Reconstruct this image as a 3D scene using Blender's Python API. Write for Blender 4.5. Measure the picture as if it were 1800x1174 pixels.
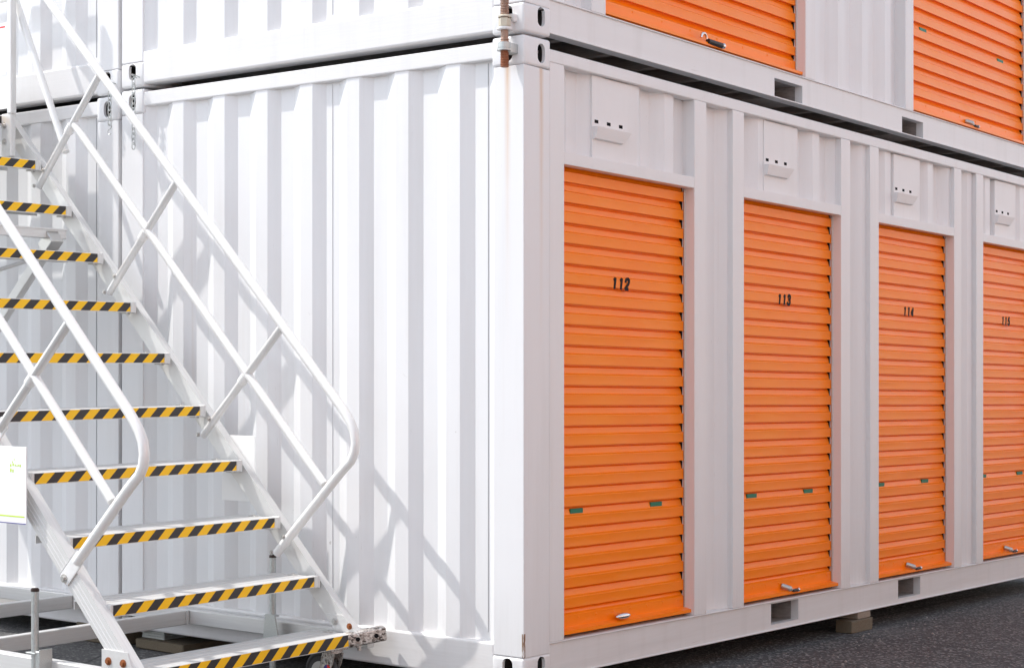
import bpy, bmesh, math, random
from mathutils import Vector, Matrix
random.seed(7)
R = math.radians
# ------------------------------------------------------------------ scene, camera, light
for o in list(bpy.data.objects): bpy.data.objects.remove(o)
sc = bpy.context.scene
COL = sc.collection
EXPOSURE = 1.04
SUN_STRENGTH = 2.0
SKY_STRENGTH = 0.15
SKY_SAT = 0.42
cam_d = bpy.data.cameras.new('camera'); cam = bpy.data.objects.new('camera', cam_d); COL.objects.link(cam)
cam.location = (4.1564, -5.4577, 1.295)
cam.rotation_euler = (R(90), 0, math.atan2(.6113, .7914))
cam_d.sensor_width = 36; cam_d.lens = 60.88; cam_d.shift_y = 48/1800
cam_d.clip_start = .05; cam_d.clip_end = 2000
sc.camera = cam
TO_SUN = Vector((-2.0, -1.0, 3.35)).normalized()
w = bpy.data.worlds.new('World'); sc.world = w; w.use_nodes = True
nt = w.node_tree; bg = nt.nodes['Background']
sky = nt.nodes.new('ShaderNodeTexSky'); sky.sky_type = 'NISHITA'; sky.sun_disc = False
sky.sun_elevation = math.asin(TO_SUN.z); sky.sun_rotation = math.atan2(TO_SUN.x, TO_SUN.y) % (2*math.pi)
sky.air_density = 1.0; sky.dust_density = 1.0; sky.ozone_density = 0.6
hsv = nt.nodes.new('ShaderNodeHueSaturation'); hsv.inputs['Saturation'].default_value = SKY_SAT   # thin white summer haze
nt.links.new(sky.outputs[0], hsv.inputs['Color']); nt.links.new(hsv.outputs[0], bg.inputs[0]); bg.inputs[1].default_value = SKY_STRENGTH
sl = bpy.data.lights.new('sun', 'SUN'); sl.energy = SUN_STRENGTH; sl.angle = R(.5); sl.color = (1, .965, .92)
so = bpy.data.objects.new('sun', sl); COL.objects.link(so)
so.rotation_euler = TO_SUN.to_track_quat('Z', 'Y').to_euler(); so.location = (-10, -8, 20)
sc.view_settings.view_transform = 'Standard'; sc.view_settings.look = 'None'
sc.view_settings.exposure = EXPOSURE; sc.view_settings.gamma = 1

# ------------------------------------------------------------------ materials
class NT:
    def __init__(s, name):
        s.m = bpy.data.materials.new(name); s.m.use_nodes = True
        s.t = s.m.node_tree; s.b = s.t.nodes['Principled BSDF']
    def n(s, typ, **k):
        x = s.t.nodes.new(typ)
        for a, v in k.items(): setattr(x, a, v)
        return x
    def l(s, a, b): s.t.links.new(a, b)
    def math(s, op, a, b=None, clamp=False):
        x = s.n('ShaderNodeMath', operation=op, use_clamp=clamp)
        for i, v in enumerate((a, b)):
            if v is None: continue
            if isinstance(v, (int, float)): x.inputs[i].default_value = v
            else: s.l(v, x.inputs[i])
        return x.outputs[0]
    def noise(s, scale, detail=4, rough=.6, vec=None, dim='3D'):
        x = s.n('ShaderNodeTexNoise'); x.inputs['Scale'].default_value = scale
        x.inputs['Detail'].default_value = detail; x.inputs['Roughness'].default_value = rough
        if vec: s.l(vec, x.inputs['Vector'])
        return x.outputs['Fac']
    def ramp(s, fac, p0, p1, c0=(0,0,0,1), c1=(1,1,1,1)):
        x = s.n('ShaderNodeValToRGB'); e = x.color_ramp.elements
        e[0].position = p0; e[1].position = p1; e[0].color = c0; e[1].color = c1
        s.l(fac, x.inputs[0]); return x.outputs[0]
    def mix(s, fac, a, b):
        x = s.n('ShaderNodeMix', data_type='RGBA')
        for i, v in ((0, fac), (6, a), (7, b)):
            if isinstance(v, (int, float)): x.inputs[i].default_value = v
            elif isinstance(v, tuple): x.inputs[i].default_value = v if len(v) == 4 else (*v, 1)
            else: s.l(v, x.inputs[i])
        return x.outputs[2]
    def pos(s):
        return s.n('ShaderNodeNewGeometry').outputs['Position']
    def xyz(s, vec=None):
        x = s.n('ShaderNodeSeparateXYZ'); s.l(vec or s.pos(), x.inputs[0]); return x.outputs
    def scaled(s, sx, sy, sz, vec=None):
        x = s.n('ShaderNodeMapping'); x.inputs['Scale'].default_value = (sx, sy, sz)
        s.l(vec or s.pos(), x.inputs[0]); return x.outputs[0]
    def bump(s, h, strength=.2, dist=.01):
        x = s.n('ShaderNodeBump'); x.inputs['Strength'].default_value = strength
        x.inputs['Distance'].default_value = dist; s.l(h, x.inputs['Height'])
        s.l(x.outputs[0], s.b.inputs['Normal'])
    def fin(s, col=None, rough=None, metal=None, spec=None, coat=None):
        B = s.b.inputs
        if col is not None:
            if isinstance(col, tuple): B['Base Color'].default_value = (*col[:3], 1)
            else: s.l(col, B['Base Color'])
        if rough is not None:
            if isinstance(rough, (int, float)): B['Roughness'].default_value = rough
            else: s.l(rough, B['Roughness'])
        if metal is not None: B['Metallic'].default_value = metal
        if spec is not None: B['Specular IOR Level'].default_value = spec
        if coat is not None: B['Coat Weight'].default_value = coat; B['Coat Roughness'].default_value = .12
        return s.m

def paint(name, base=(.80, .80, .808), rust=0, dirt=.10):
    s = NT(name)
    n1 = s.noise(.9, 5, .65)
    streak = s.noise(1, 4, .6, s.scaled(9, 9, .8))
    c = s.mix(s.ramp(n1, .35, .75), base, tuple(v*.955 for v in base))
    c = s.mix(s.math('MULTIPLY', s.ramp(streak, .52, .78), dirt*2.2), c, (.60, .585, .56))
    # scuffs and tiny dark chips
    v = s.noise(38, 3, .5); v2 = s.noise(2.2, 2, .5)
    chip = s.math('MULTIPLY', s.ramp(v, .70, .72), s.ramp(v2, .48, .6))
    c = s.mix(s.math('MULTIPLY', chip, .45), c, (.33, .30, .27))
    # thin drips and rust-tinged runs
    dr = s.math('MULTIPLY', s.ramp(s.noise(1, 3, .5, s.scaled(26, 26, .45)), .66, .74), s.ramp(s.noise(.8, 3), .45, .6))
    c = s.mix(s.math('MULTIPLY', dr, .16), c, (.52, .42, .32))
    # splash dirt low down
    z = s.xyz()[2]
    low = s.math('MULTIPLY', s.ramp(z, 0.02, .45, (1,1,1,1), (0,0,0,1)), s.noise(7, 5, .7))
    c = s.mix(s.math('MULTIPLY', low, .42), c, (.45, .42, .38))
    if rust:
        p = s.xyz(); wob = s.math('MULTIPLY', s.math('SUBTRACT', s.noise(1.2, 2), .5), .022)
        def stk(co, at, wid, z0, z1):
            d = s.math('DIVIDE', s.math('ABSOLUTE', s.math('SUBTRACT', s.math('ADD', co, wob), at)), wid)
            m = s.math('SMOOTHSTEP_' if False else 'SUBTRACT', 1.0, d, True)
            f = s.n('ShaderNodeMapRange'); s.l(p[2], f.inputs[0])
            f.inputs[1].default_value = z1; f.inputs[2].default_value = z0
            f2 = s.math('MULTIPLY', f.outputs[0], s.math('MULTIPLY', f.outputs[0], f.outputs[0]))
            top = s.math('LESS_THAN', p[2], z0)
            return s.math('MULTIPLY', s.math('MULTIPLY', m, f2), top)
        sides = s.math('LESS_THAN', p[1], .012)
        a = s.math('MULTIPLY', stk(p[0], -.081, .019, 2.475, .95), sides)
        right = s.math('GREATER_THAN', p[0], -.012)
        b2 = s.math('MULTIPLY', stk(p[1], .112, .019, 2.50, .75), right)
        m = s.math('ADD', a, b2, True)
        g = s.ramp(s.noise(1, 4, .6, s.scaled(60, 60, 5)), .25, .7)
        m = s.math('MULTIPLY', m, s.math('ADD', s.math('MULTIPLY', g, .5), .45))
        c = s.mix(s.math('MULTIPLY', m, .80, True), c, (.60, .31, .08))
        # chipped corner edge near the bottom casting
        e = s.math('MULTIPLY', s.math('GREATER_THAN', p[0], -.010), s.math('LESS_THAN', p[1], .010))
        zz = s.math('MULTIPLY', s.math('LESS_THAN', p[2], .215), s.math('GREATER_THAN', p[2], .118))
        e = s.math('MULTIPLY', s.math('MULTIPLY', e, zz), s.ramp(s.noise(45, 3), .42, .5))
        c = s.mix(e, c, (.22, .12, .06))
    s.bump(s.noise(14, 3, .5), .05, .01)
    return s.fin(c, s.math('ADD', s.math('MULTIPLY', s.noise(5, 3), .2), .3), 0, .5)

M = {}
M['paint'] = paint('container_paint')
M['rail'] = paint('rail_paint', (.79, .785, .785), dirt=.16)
M['post'] = paint('post_paint', rust=1)
M['frame'] = paint('door_frame_paint', (.80, .79, .79), dirt=.06)

def simple(name, col, rough=.5, metal=0, spec=.5, var=.1, nscale=12, bumpv=0, coat=None):
    s = NT(name); n = s.noise(nscale, 5, .65)
    c = s.mix(s.ramp(n, .3, .75), tuple(min(1, v*(1+var)) for v in col), tuple(v*(1-var) for v in col))
    if bumpv: s.bump(n, bumpv, .01)
    return s.fin(c, rough, metal, spec, coat)

def shutter():
    s = NT('orange_shutter_paint')
    c = s.mix(s.ramp(s.noise(2.1, 4), .3, .7), (1.0, .255, .0), (1.0, .218, .0))
    sc_ = s.noise(1, 3, .55, s.scaled(2, 7, 40))
    c = s.mix(s.math('MULTIPLY', s.ramp(sc_, .62, .8), .18), c, (.95, .42, .15))
    s.bump(s.math('ADD', s.noise(1, 2, .5, s.scaled(3, 3, 11)), s.math('MULTIPLY', s.noise(1, 3, .6, s.scaled(14, 14, 30)), .12)), .6, .008)
    return s.fin(c, s.math('ADD', s.math('MULTIPLY', s.noise(6, 3), .14), .26), 0, .36, .04)
M['orange'] = shutter()

def alu(name, base=.80, metal=.35, rough=.38):
    s = NT(name)
    n = s.noise(1, 4, .6, s.scaled(30, 30, 30)); n2 = s.noise(4, 4, .6)
    c = s.mix(s.ramp(n2, .3, .75), (base, base, base*.985), (base*.88, base*.87, base*.85))
    c = s.mix(s.math('MULTIPLY', s.ramp(s.noise(24, 4, .7), .62, .75), .3), c, (.42, .40, .37))
    s.bump(n, .04, .003)
    return s.fin(c, s.math('ADD', s.math('MULTIPLY', n2, .2), rough-.1), metal, .5)
M['alu'] = alu('aluminium', .74)
M['alu_str'] = alu('aluminium_stringer', .74, .3)
M['alu_white'] = alu('aluminium_bright', .86, .15, .42)
M['alu_tread'] = alu('aluminium_tread', .72, .4, .42)
M['galv'] = simple('galvanised_steel', (.50, .52, .51), .42, .75, var=.25, nscale=30)
s_ = NT('worn_steel'); n_ = s_.noise(11, 3, .5)
c_ = s_.mix(s_.ramp(n_, .38, .62), (.74, .70, .66), (.34, .30, .27)); c_ = s_.mix(s_.ramp(s_.noise(8, 2, .5), .54, .64), c_, (.09, .07, .06))
s_.bump(n_, .2, .004); M['oldsteel'] = s_.fin(c_, .4, .6)
M['steel'] = simple('chrome', (.75, .75, .76), .16, 1, var=.04)
M['boltsteel'] = simple('bolt_steel', (.55, .54, .52), .35, .8, var=.2, nscale=90)
M['black'] = simple('black_plastic', (.02, .02, .022), .45)
M['dark'] = simple('slot_shade', (.012, .011, .012), .9, spec=.1)  # near-black colour standing in for shade inside slots and holes
M['rubber'] = simple('rubber', (.035, .035, .035), .7)
M['brown'] = simple('cap_brown', (.035, .018, .013), .5)
M['concrete'] = simple('concrete_pad', (.155, .125, .085), .9, var=.35, nscale=35, bumpv=.5)
M['wood'] = simple('shim_wood', (.30, .25, .20), .85, var=.3, nscale=30, bumpv=.3)
M['under'] = simple('underside_cavity_dark', (.06, .055, .055), .7, var=.3)  # container undersides; also darkens the casting cavities in place of shade
M['xmember'] = simple('cross_member_steel', (.30, .28, .27), .6, var=.3)
M['seam'] = simple('seam_sealant', (.40, .40, .41), .7)
M['seam_light'] = simple('seam_sealant_light', (.60, .60, .61), .7)
M['sign'] = simple('sign_board', (.90, .90, .89), .35, var=.01)
M['lime'] = simple('sign_lime', (.55, .80, .02), .5, var=.02)
M['navy'] = simple('sign_navy', (.05, .045, .25), .5, var=.02)
M['red'] = simple('sign_red', (.75, .03, .03), .5, var=.02)
M['green'] = simple('green_sticker', (.0, .17, .095), .45, var=.06)
M['ink'] = simple('number_ink', (.018, .017, .019), .6, spec=.12, var=.1)
M['rust'] = None
def rusty(name, a, b, lo=.42, hi=.6):
    s = NT(name)
    c = s.mix(s.ramp(s.noise(45, 5, .7), lo, hi), a, b)
    return s.fin(c, .65, .35)
M['rust'] = rusty('rusty_thread', (.33, .10, .03), (.50, .45, .40), .5, .72)
M['rustbolt'] = rusty('rusty_bolt', (.40, .13, .03), (.16, .06, .03))
M['rod_mid'] = rusty('rod_mid', (.42, .40, .38), (.38, .13, .03), .42, .58)

def tape():
    s = NT('hazard_tape')
    p = s.xyz(s.n('ShaderNodeTexCoord').outputs['Object'])
    v = s.math('FRACT', s.math('DIVIDE', s.math('SUBTRACT', p[1], s.math('MULTIPLY', p[2], 1.05)), .1035))
    y = s.math('GREATER_THAN', v, .5)
    wear = s.noise(60, 4, .7); wc = s.mix(s.math('MULTIPLY', s.ramp(wear, .58, .8), .4), (.030, .027, .028), (.12, .11, .11))
    yc = s.mix(s.math('MULTIPLY', s.ramp(wear, .55, .8), .3), (1.0, .56, .0), (.95, .62, .12))
    c = s.mix(y, wc, yc)
    # paint worn off along the upper edge
    up = s.ramp(p[2], -.010, -.001)
    chip = s.math('MULTIPLY', s.math('GREATER_THAN', s.math('ADD', s.math('MULTIPLY', up, .42), s.noise(42, 4, .65)), .93), 1.0)
    c = s.mix(chip, c, (.72, .71, .70))
    return s.fin(c, .42, 0, .5)
M['tape'] = tape()

def asphalt():
    s = NT('asphalt')
    g = s.n('ShaderNodeTexVoronoi'); g.inputs['Scale'].default_value = 85; s.l(s.pos(), g.inputs['Vector'])
    gx = s.xyz(g.outputs['Color'])[0]
    n = s.noise(55, 5, .8); n2 = s.noise(1.2, 5, .6)
    c = s.mix(s.ramp(n, .38, .64), (.042, .043, .044), (.195, .195, .195))
    c = s.mix(s.ramp(gx, .72, .95), c, (.27, .265, .26))
    c = s.mix(s.math('MULTIPLY', s.ramp(gx, .18, .05), .0), c, (.01, .01, .01))
    c = s.mix(s.math('MULTIPLY', s.ramp(n2, .42, .66), .45), c, (.062, .060, .060))
    ck = s.n('ShaderNodeTexVoronoi', feature='DISTANCE_TO_EDGE'); ck.inputs['Scale'].default_value = .55
    wv = s.n('ShaderNodeVectorMath', operation='ADD'); s.l(s.pos(), wv.inputs[0])
    nz = s.n('ShaderNodeTexNoise'); nz.inputs['Scale'].default_value = 3; nz.inputs['Detail'].default_value = 5; s.l(nz.outputs['Color'], wv.inputs[1]); s.l(wv.outputs[0], ck.inputs['Vector'])
    c = s.mix(s.math('MULTIPLY', s.ramp(ck.outputs['Distance'], .0025, .007, (1,1,1,1), (0,0,0,1)), .75), c, (.02, .02, .02))
    st_ = s.noise(4.5, 4, .7); c = s.mix(s.math('MULTIPLY', s.ramp(st_, .56, .66), .28), c, (.20, .195, .19))
    sp = s.noise(21, 2, .4); c = s.mix(s.math('MULTIPLY', s.ramp(sp, .745, .76), .9), c, (.45, .43, .41))
    s.bump(s.math('ADD', g.outputs['Distance'], s.math('MULTIPLY', n, .6)), .8, .006)
    return s.fin(c, .85, 0, .35)
M['asphalt'] = asphalt()

# ------------------------------------------------------------------ mesh helpers
# the yard falls away gently along the row, and the boxes stand on it: a small shear of the standing geometry
SA, SB = -.0014, -.0187
def S(v): return Vector((v[0], v[1], v[2] + SA*v[0] + SB*v[1]))

class MB:
    def __init__(s): s.bm = bmesh.new()
    def _add(s, t):
        m = bpy.data.meshes.new('tmp'); t.to_mesh(m); t.free(); s.bm.from_mesh(m); bpy.data.meshes.remove(m)
        return s
    def box(s, x0, x1, y0, y1, z0, z1, bev=0, mat=None, seg=1):
        t = bmesh.new(); bmesh.ops.create_cube(t, size=1)
        for v in t.verts:
            v.co = Vector(((x0+x1)/2 + v.co.x*(x1-x0), (y0+y1)/2 + v.co.y*(y1-y0), (z0+z1)/2 + v.co.z*(z1-z0)))
        if bev: bmesh.ops.bevel(t, geom=t.edges[:], offset=bev, segments=seg, affect='EDGES', profile=.5)
        if mat is not None: t.transform(mat)
        return s._add(t)
    def prism(s, prof, a0, a1, axis='y', caps=True):
        """profile of 2-D points extruded along an axis; closed outline. axis y: (x,z); axis x: (y,z); axis z: (x,y)"""
        t = bmesh.new()
        def P(p, a):
            return {'y': (p[0], a, p[1]), 'x': (a, p[0], p[1]), 'z': (p[0], p[1], a)}[axis]
        A = [t.verts.new(P(p, a0)) for p in prof]; B = [t.verts.new(P(p, a1)) for p in prof]
        n = len(prof)
        for i in range(n): t.faces.new((A[i], A[(i+1) % n], B[(i+1) % n], B[i]))
        if caps: t.faces.new(A[::-1]); t.faces.new(B)
        bmesh.ops.recalc_face_normals(t, faces=t.faces[:])
        return s._add(t)
    def sheet(s, pts, f0, f1):
        """open strip: pts list of params, f0/f1 map them to the two edges"""
        t = bmesh.new(); A = [t.verts.new(f0(p)) for p in pts]; B = [t.verts.new(f1(p)) for p in pts]
        for i in range(len(pts)-1): t.faces.new((A[i], A[i+1], B[i+1], B[i]))
        return s._add(t)
    def cyl(s, p0, p1, r, seg=20, r1=None, bev=0):
        p0, p1 = Vector(p0), Vector(p1); d = p1-p0; t = bmesh.new()
        bmesh.ops.create_cone(t, cap_ends=True, segments=seg, radius1=r, radius2=r if r1 is None else r1, depth=d.length)
        if bev: bmesh.ops.bevel(t, geom=[e for e in t.edges if len(e.link_faces) == 2 and min(len(f.verts) for f in e.link_faces) == 4 and max(len(f.verts) for f in e.link_faces) > 4], offset=bev, segments=2, affect='EDGES')
        t.transform(Matrix.Translation((p0+p1)/2) @ d.to_track_quat('Z', 'Y').to_matrix().to_4x4())
        return s._add(t)
    def ball(s, c, r, sc=(1, 1, 1), seg=14):
        t = bmesh.new(); bmesh.ops.create_uvsphere(t, u_segments=seg, v_segments=max(6, seg//2), radius=r)
        t.transform(Matrix.Translation(c) @ Matrix.Diagonal((*sc, 1))); return s._add(t)
    def tube(s, pts, r, seg=16, closed=False, caps=True):
        pts = [Vector(p) for p in pts]; t = bmesh.new(); rings = []; n = len(pts); up = None
        for i, p in enumerate(pts):
            if closed: d = (pts[(i+1) % n]-pts[i-1]).normalized()
            else: d = (pts[min(i+1, n-1)]-pts[max(i-1, 0)]).normalized()
            if up is None: up = d.orthogonal().normalized()
            up = (up - d*up.dot(d)).normalized(); sd = d.cross(up)
            rings.append([t.verts.new(p + (up*math.cos(a)+sd*math.sin(a))*r) for a in [2*math.pi*k/seg for k in range(seg)]])
        rng = range(n) if closed else range(n-1)
        for i in rng:
            A, B = rings[i], rings[(i+1) % n]
            for k in range(seg): t.faces.new((A[k], A[(k+1) % seg], B[(k+1) % seg], B[k]))
        if caps and not closed: t.faces.new(rings[0][::-1]); t.faces.new(rings[-1])
        return s._add(t)
    def lathe(s, prof, c, seg=24):
        """(r,z) profile around a vertical axis at c"""
        t = bmesh.new(); rr = []
        for r, z in prof: rr.append([t.verts.new((c[0]+r*math.cos(2*math.pi*k/seg), c[1]+r*math.sin(2*math.pi*k/seg), c[2]+z)) for k in range(seg)])
        for A, B in zip(rr, rr[1:]):
            for k in range(seg): t.faces.new((A[k], A[(k+1) % seg], B[(k+1) % seg], B[k]))
        t.faces.new(rr[0][::-1]); t.faces.new(rr[-1]); return s._add(t)
    def obj(s, name, mat, parent=None, origin=(0, 0, 0), shear=True, sharp=32, loc=None):
        """origin: world (nominal) position of the object's own origin; vertices are in nominal world space"""
        bmesh.ops.remove_doubles(s.bm, verts=s.bm.verts[:], dist=1e-5)
        O = Vector(origin)
        for v in s.bm.verts:
            q = v.co - O
            v.co = Vector((q.x, q.y, q.z + (SA*q.x+SB*q.y if shear else 0)))
        me = bpy.data.meshes.new(name); s.bm.to_mesh(me); s.bm.free()
        for p in me.polygons: p.use_smooth = True
        me.set_sharp_from_angle(angle=R(sharp))
        me.materials.append(mat)
        o = bpy.data.objects.new(name, me); COL.objects.link(o)
        wn = o.modifiers.new('wn', 'WEIGHTED_NORMAL'); wn.keep_sharp = True; wn.weight = 80
        if parent is not None:
            o.parent = parent
            W = S(O) if shear else O
            o.location = W - abspos(parent)
        else:
            o.location = S(O) if shear else O
        if loc is not None: o.location = loc
        return o
def abspos(o):
    v = Vector((0, 0, 0))
    while o is not None: v += o.location; o = o.parent
    return v
def empty(name, loc, shear=True):
    o = bpy.data.objects.new(name, None); COL.objects.link(o); o.location = S(loc) if shear else Vector(loc)
    o.empty_display_size = .2; return o
def tag(o, label=None, cat=None, group=None, kind=None):
    for k, v in (('label', label), ('category', cat), ('group', group), ('kind', kind)):
        if v: o[k] = v
    return o

# ------------------------------------------------------------------ ground
g = MB(); t = bmesh.new(); N = 24
V = {}
def gz(i): return math.copysign(abs(i/N)**2.2*300, i)
for i in range(-N, N+1):
    for j in range(-N, N+1): V[i, j] = t.verts.new((gz(i), gz(j), 0))
for i in range(-N, N):
    for j in range(-N, N): t.faces.new((V[i, j], V[i+1, j], V[i+1, j+1], V[i, j+1]))
g._add(t)
for v in g.bm.verts: v.co.z = -.085
go = g.obj('asphalt_ground', M['asphalt'], sharp=180); tag(go, kind='structure')

# unseen sunlit row added across the lane, behind the camera: white boxes with orange doors, source of the warm bounce
OX = 7.2
wl = MB(); wl.box(OX, OX+2.4, -22, 26, .05, 2.56, .01); wl.box(OX, OX+2.4, -22, 26, 2.63, 5.15, .01)
wo = wl.obj('wall_opposite', paint('cream_wall', (.80, .80, .78))); tag(wo, kind='structure')
wd = MB()
for k in range(13):
    for z in (.2, 2.8): wd.box(OX-.012, OX+.01, -21+k*3.6, -21+k*3.6+1.15, z, z+2.0, .004)
wdo = wd.obj('wall_opposite_doors', M['orange'], wo); tag(wdo, kind='structure')

# ------------------------------------------------------------------ container kit
CW, CH, CL = 2.438, 2.591, 6.058
def corner_casting(bottom):
    """oval-holed corner fitting with its outer corner at the origin, body towards -x, +y, +z"""
    b = MB(); b.box(-.162, .002, -.002, .178, 0, .118, .012, seg=3)
    me = bpy.data.meshes.new('cc'); b.bm.to_mesh(me); b.bm.free()
    o = bpy.data.objects.new('corner_casting', me); COL.objects.link(o)
    def stad(axis, c, w_, h_, a0, a1):
        pts = []
        for k in range(20):
            a = 2*math.pi*k/20; sy = 1 if math.sin(a) > 0 else -1
            pts.append((c[0] + w_/2*math.cos(a), c[1] + w_/2*math.sin(a) + sy*(h_-w_)/2 if abs(math.sin(a)) > 1e-6 else c[1]))
        q = MB(); q.prism(pts, a0, a1, axis); return q
    zc = .073 if bottom else .056
    cuts = MB(); cuts.box(-.148, -.013, .013, .164, .012, .106)
    hz = [stad('y', (-.081, zc), .052, .078, -.03, .05), stad('x', (.113, zc), .050, .078, -.05, .03)]
    allm = [cuts]+hz; res = o
    for q in allm:
        m2 = bpy.data.meshes.new('cut'); q.bm.to_mesh(m2); q.bm.free()
        c = bpy.data.objects.new('cut', m2); COL.objects.link(c)
        md = res.modifiers.new('b', 'BOOLEAN'); md.object = c; md.operation = 'DIFFERENCE'; md.solver = 'EXACT'
        dg = bpy.context.evaluated_depsgraph_get(); ev = bpy.data.meshes.new_from_object(res.evaluated_get(dg))
        res.modifiers.clear(); res.data = ev; bpy.data.objects.remove(c)
    me = res.data
    for p in me.polygons: p.use_smooth = True
    me.set_sharp_from_angle(angle=R(35)); me.materials.clear(); me.materials.append(M['paint']); me.materials.append(M['under'])
    for p in me.polygons:
        c = p.center
        p.material_index = 1 if (-.1485 < c.x < -.0125 and .0125 < c.y < .1645 and .0115 < c.z < .1065) else 0  # cavity faces coloured dark to paint in the shade behind the holes
    bpy.data.objects.remove(res)
    return me
bpy.context.view_layer.update()
CAST = {True: corner_casting(True), False: corner_casting(False)}

PITCH, EO0 = .2785, -.335
def end_profile(x0, x1, yo=.008, yi=.036):
    """corrugation of the end wall: (x, y) points between x0 and x1"""
    pts = []
    for k in range(-1, 12):
        b = EO0 - PITCH*k
        pts += [(b+.0600, yi), (b, yo), (b-.073, yo), (b-.141, yi)]
    pts.sort()
    return clip(pts, x0, x1)
def clip(pts, x0, x1):
    out = []
    def at(x):
        for (a, ya), (b, yb) in zip(pts, pts[1:]):
            if a <= x <= b: return (x, ya if b == a else ya+(yb-ya)*(x-a)/(b-a))
        return (x, pts[0][1])
    out.append(at(x0)); out += [p for p in pts if x0+1e-4 < p[0] < x1-1e-4]; out.append(at(x1))
    return out
def side_profile(y0, y1, xo=-.026, xi=-.066):
    pts = []
    for k in range(-5, 24):
        b = 1.07 + PITCH*k
        pts += [(b-.068, xi), (b, xo), (b+.072, xo), (b+.140, xi)]
    pts.sort(); return clip(pts, y0, y1)

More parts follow.
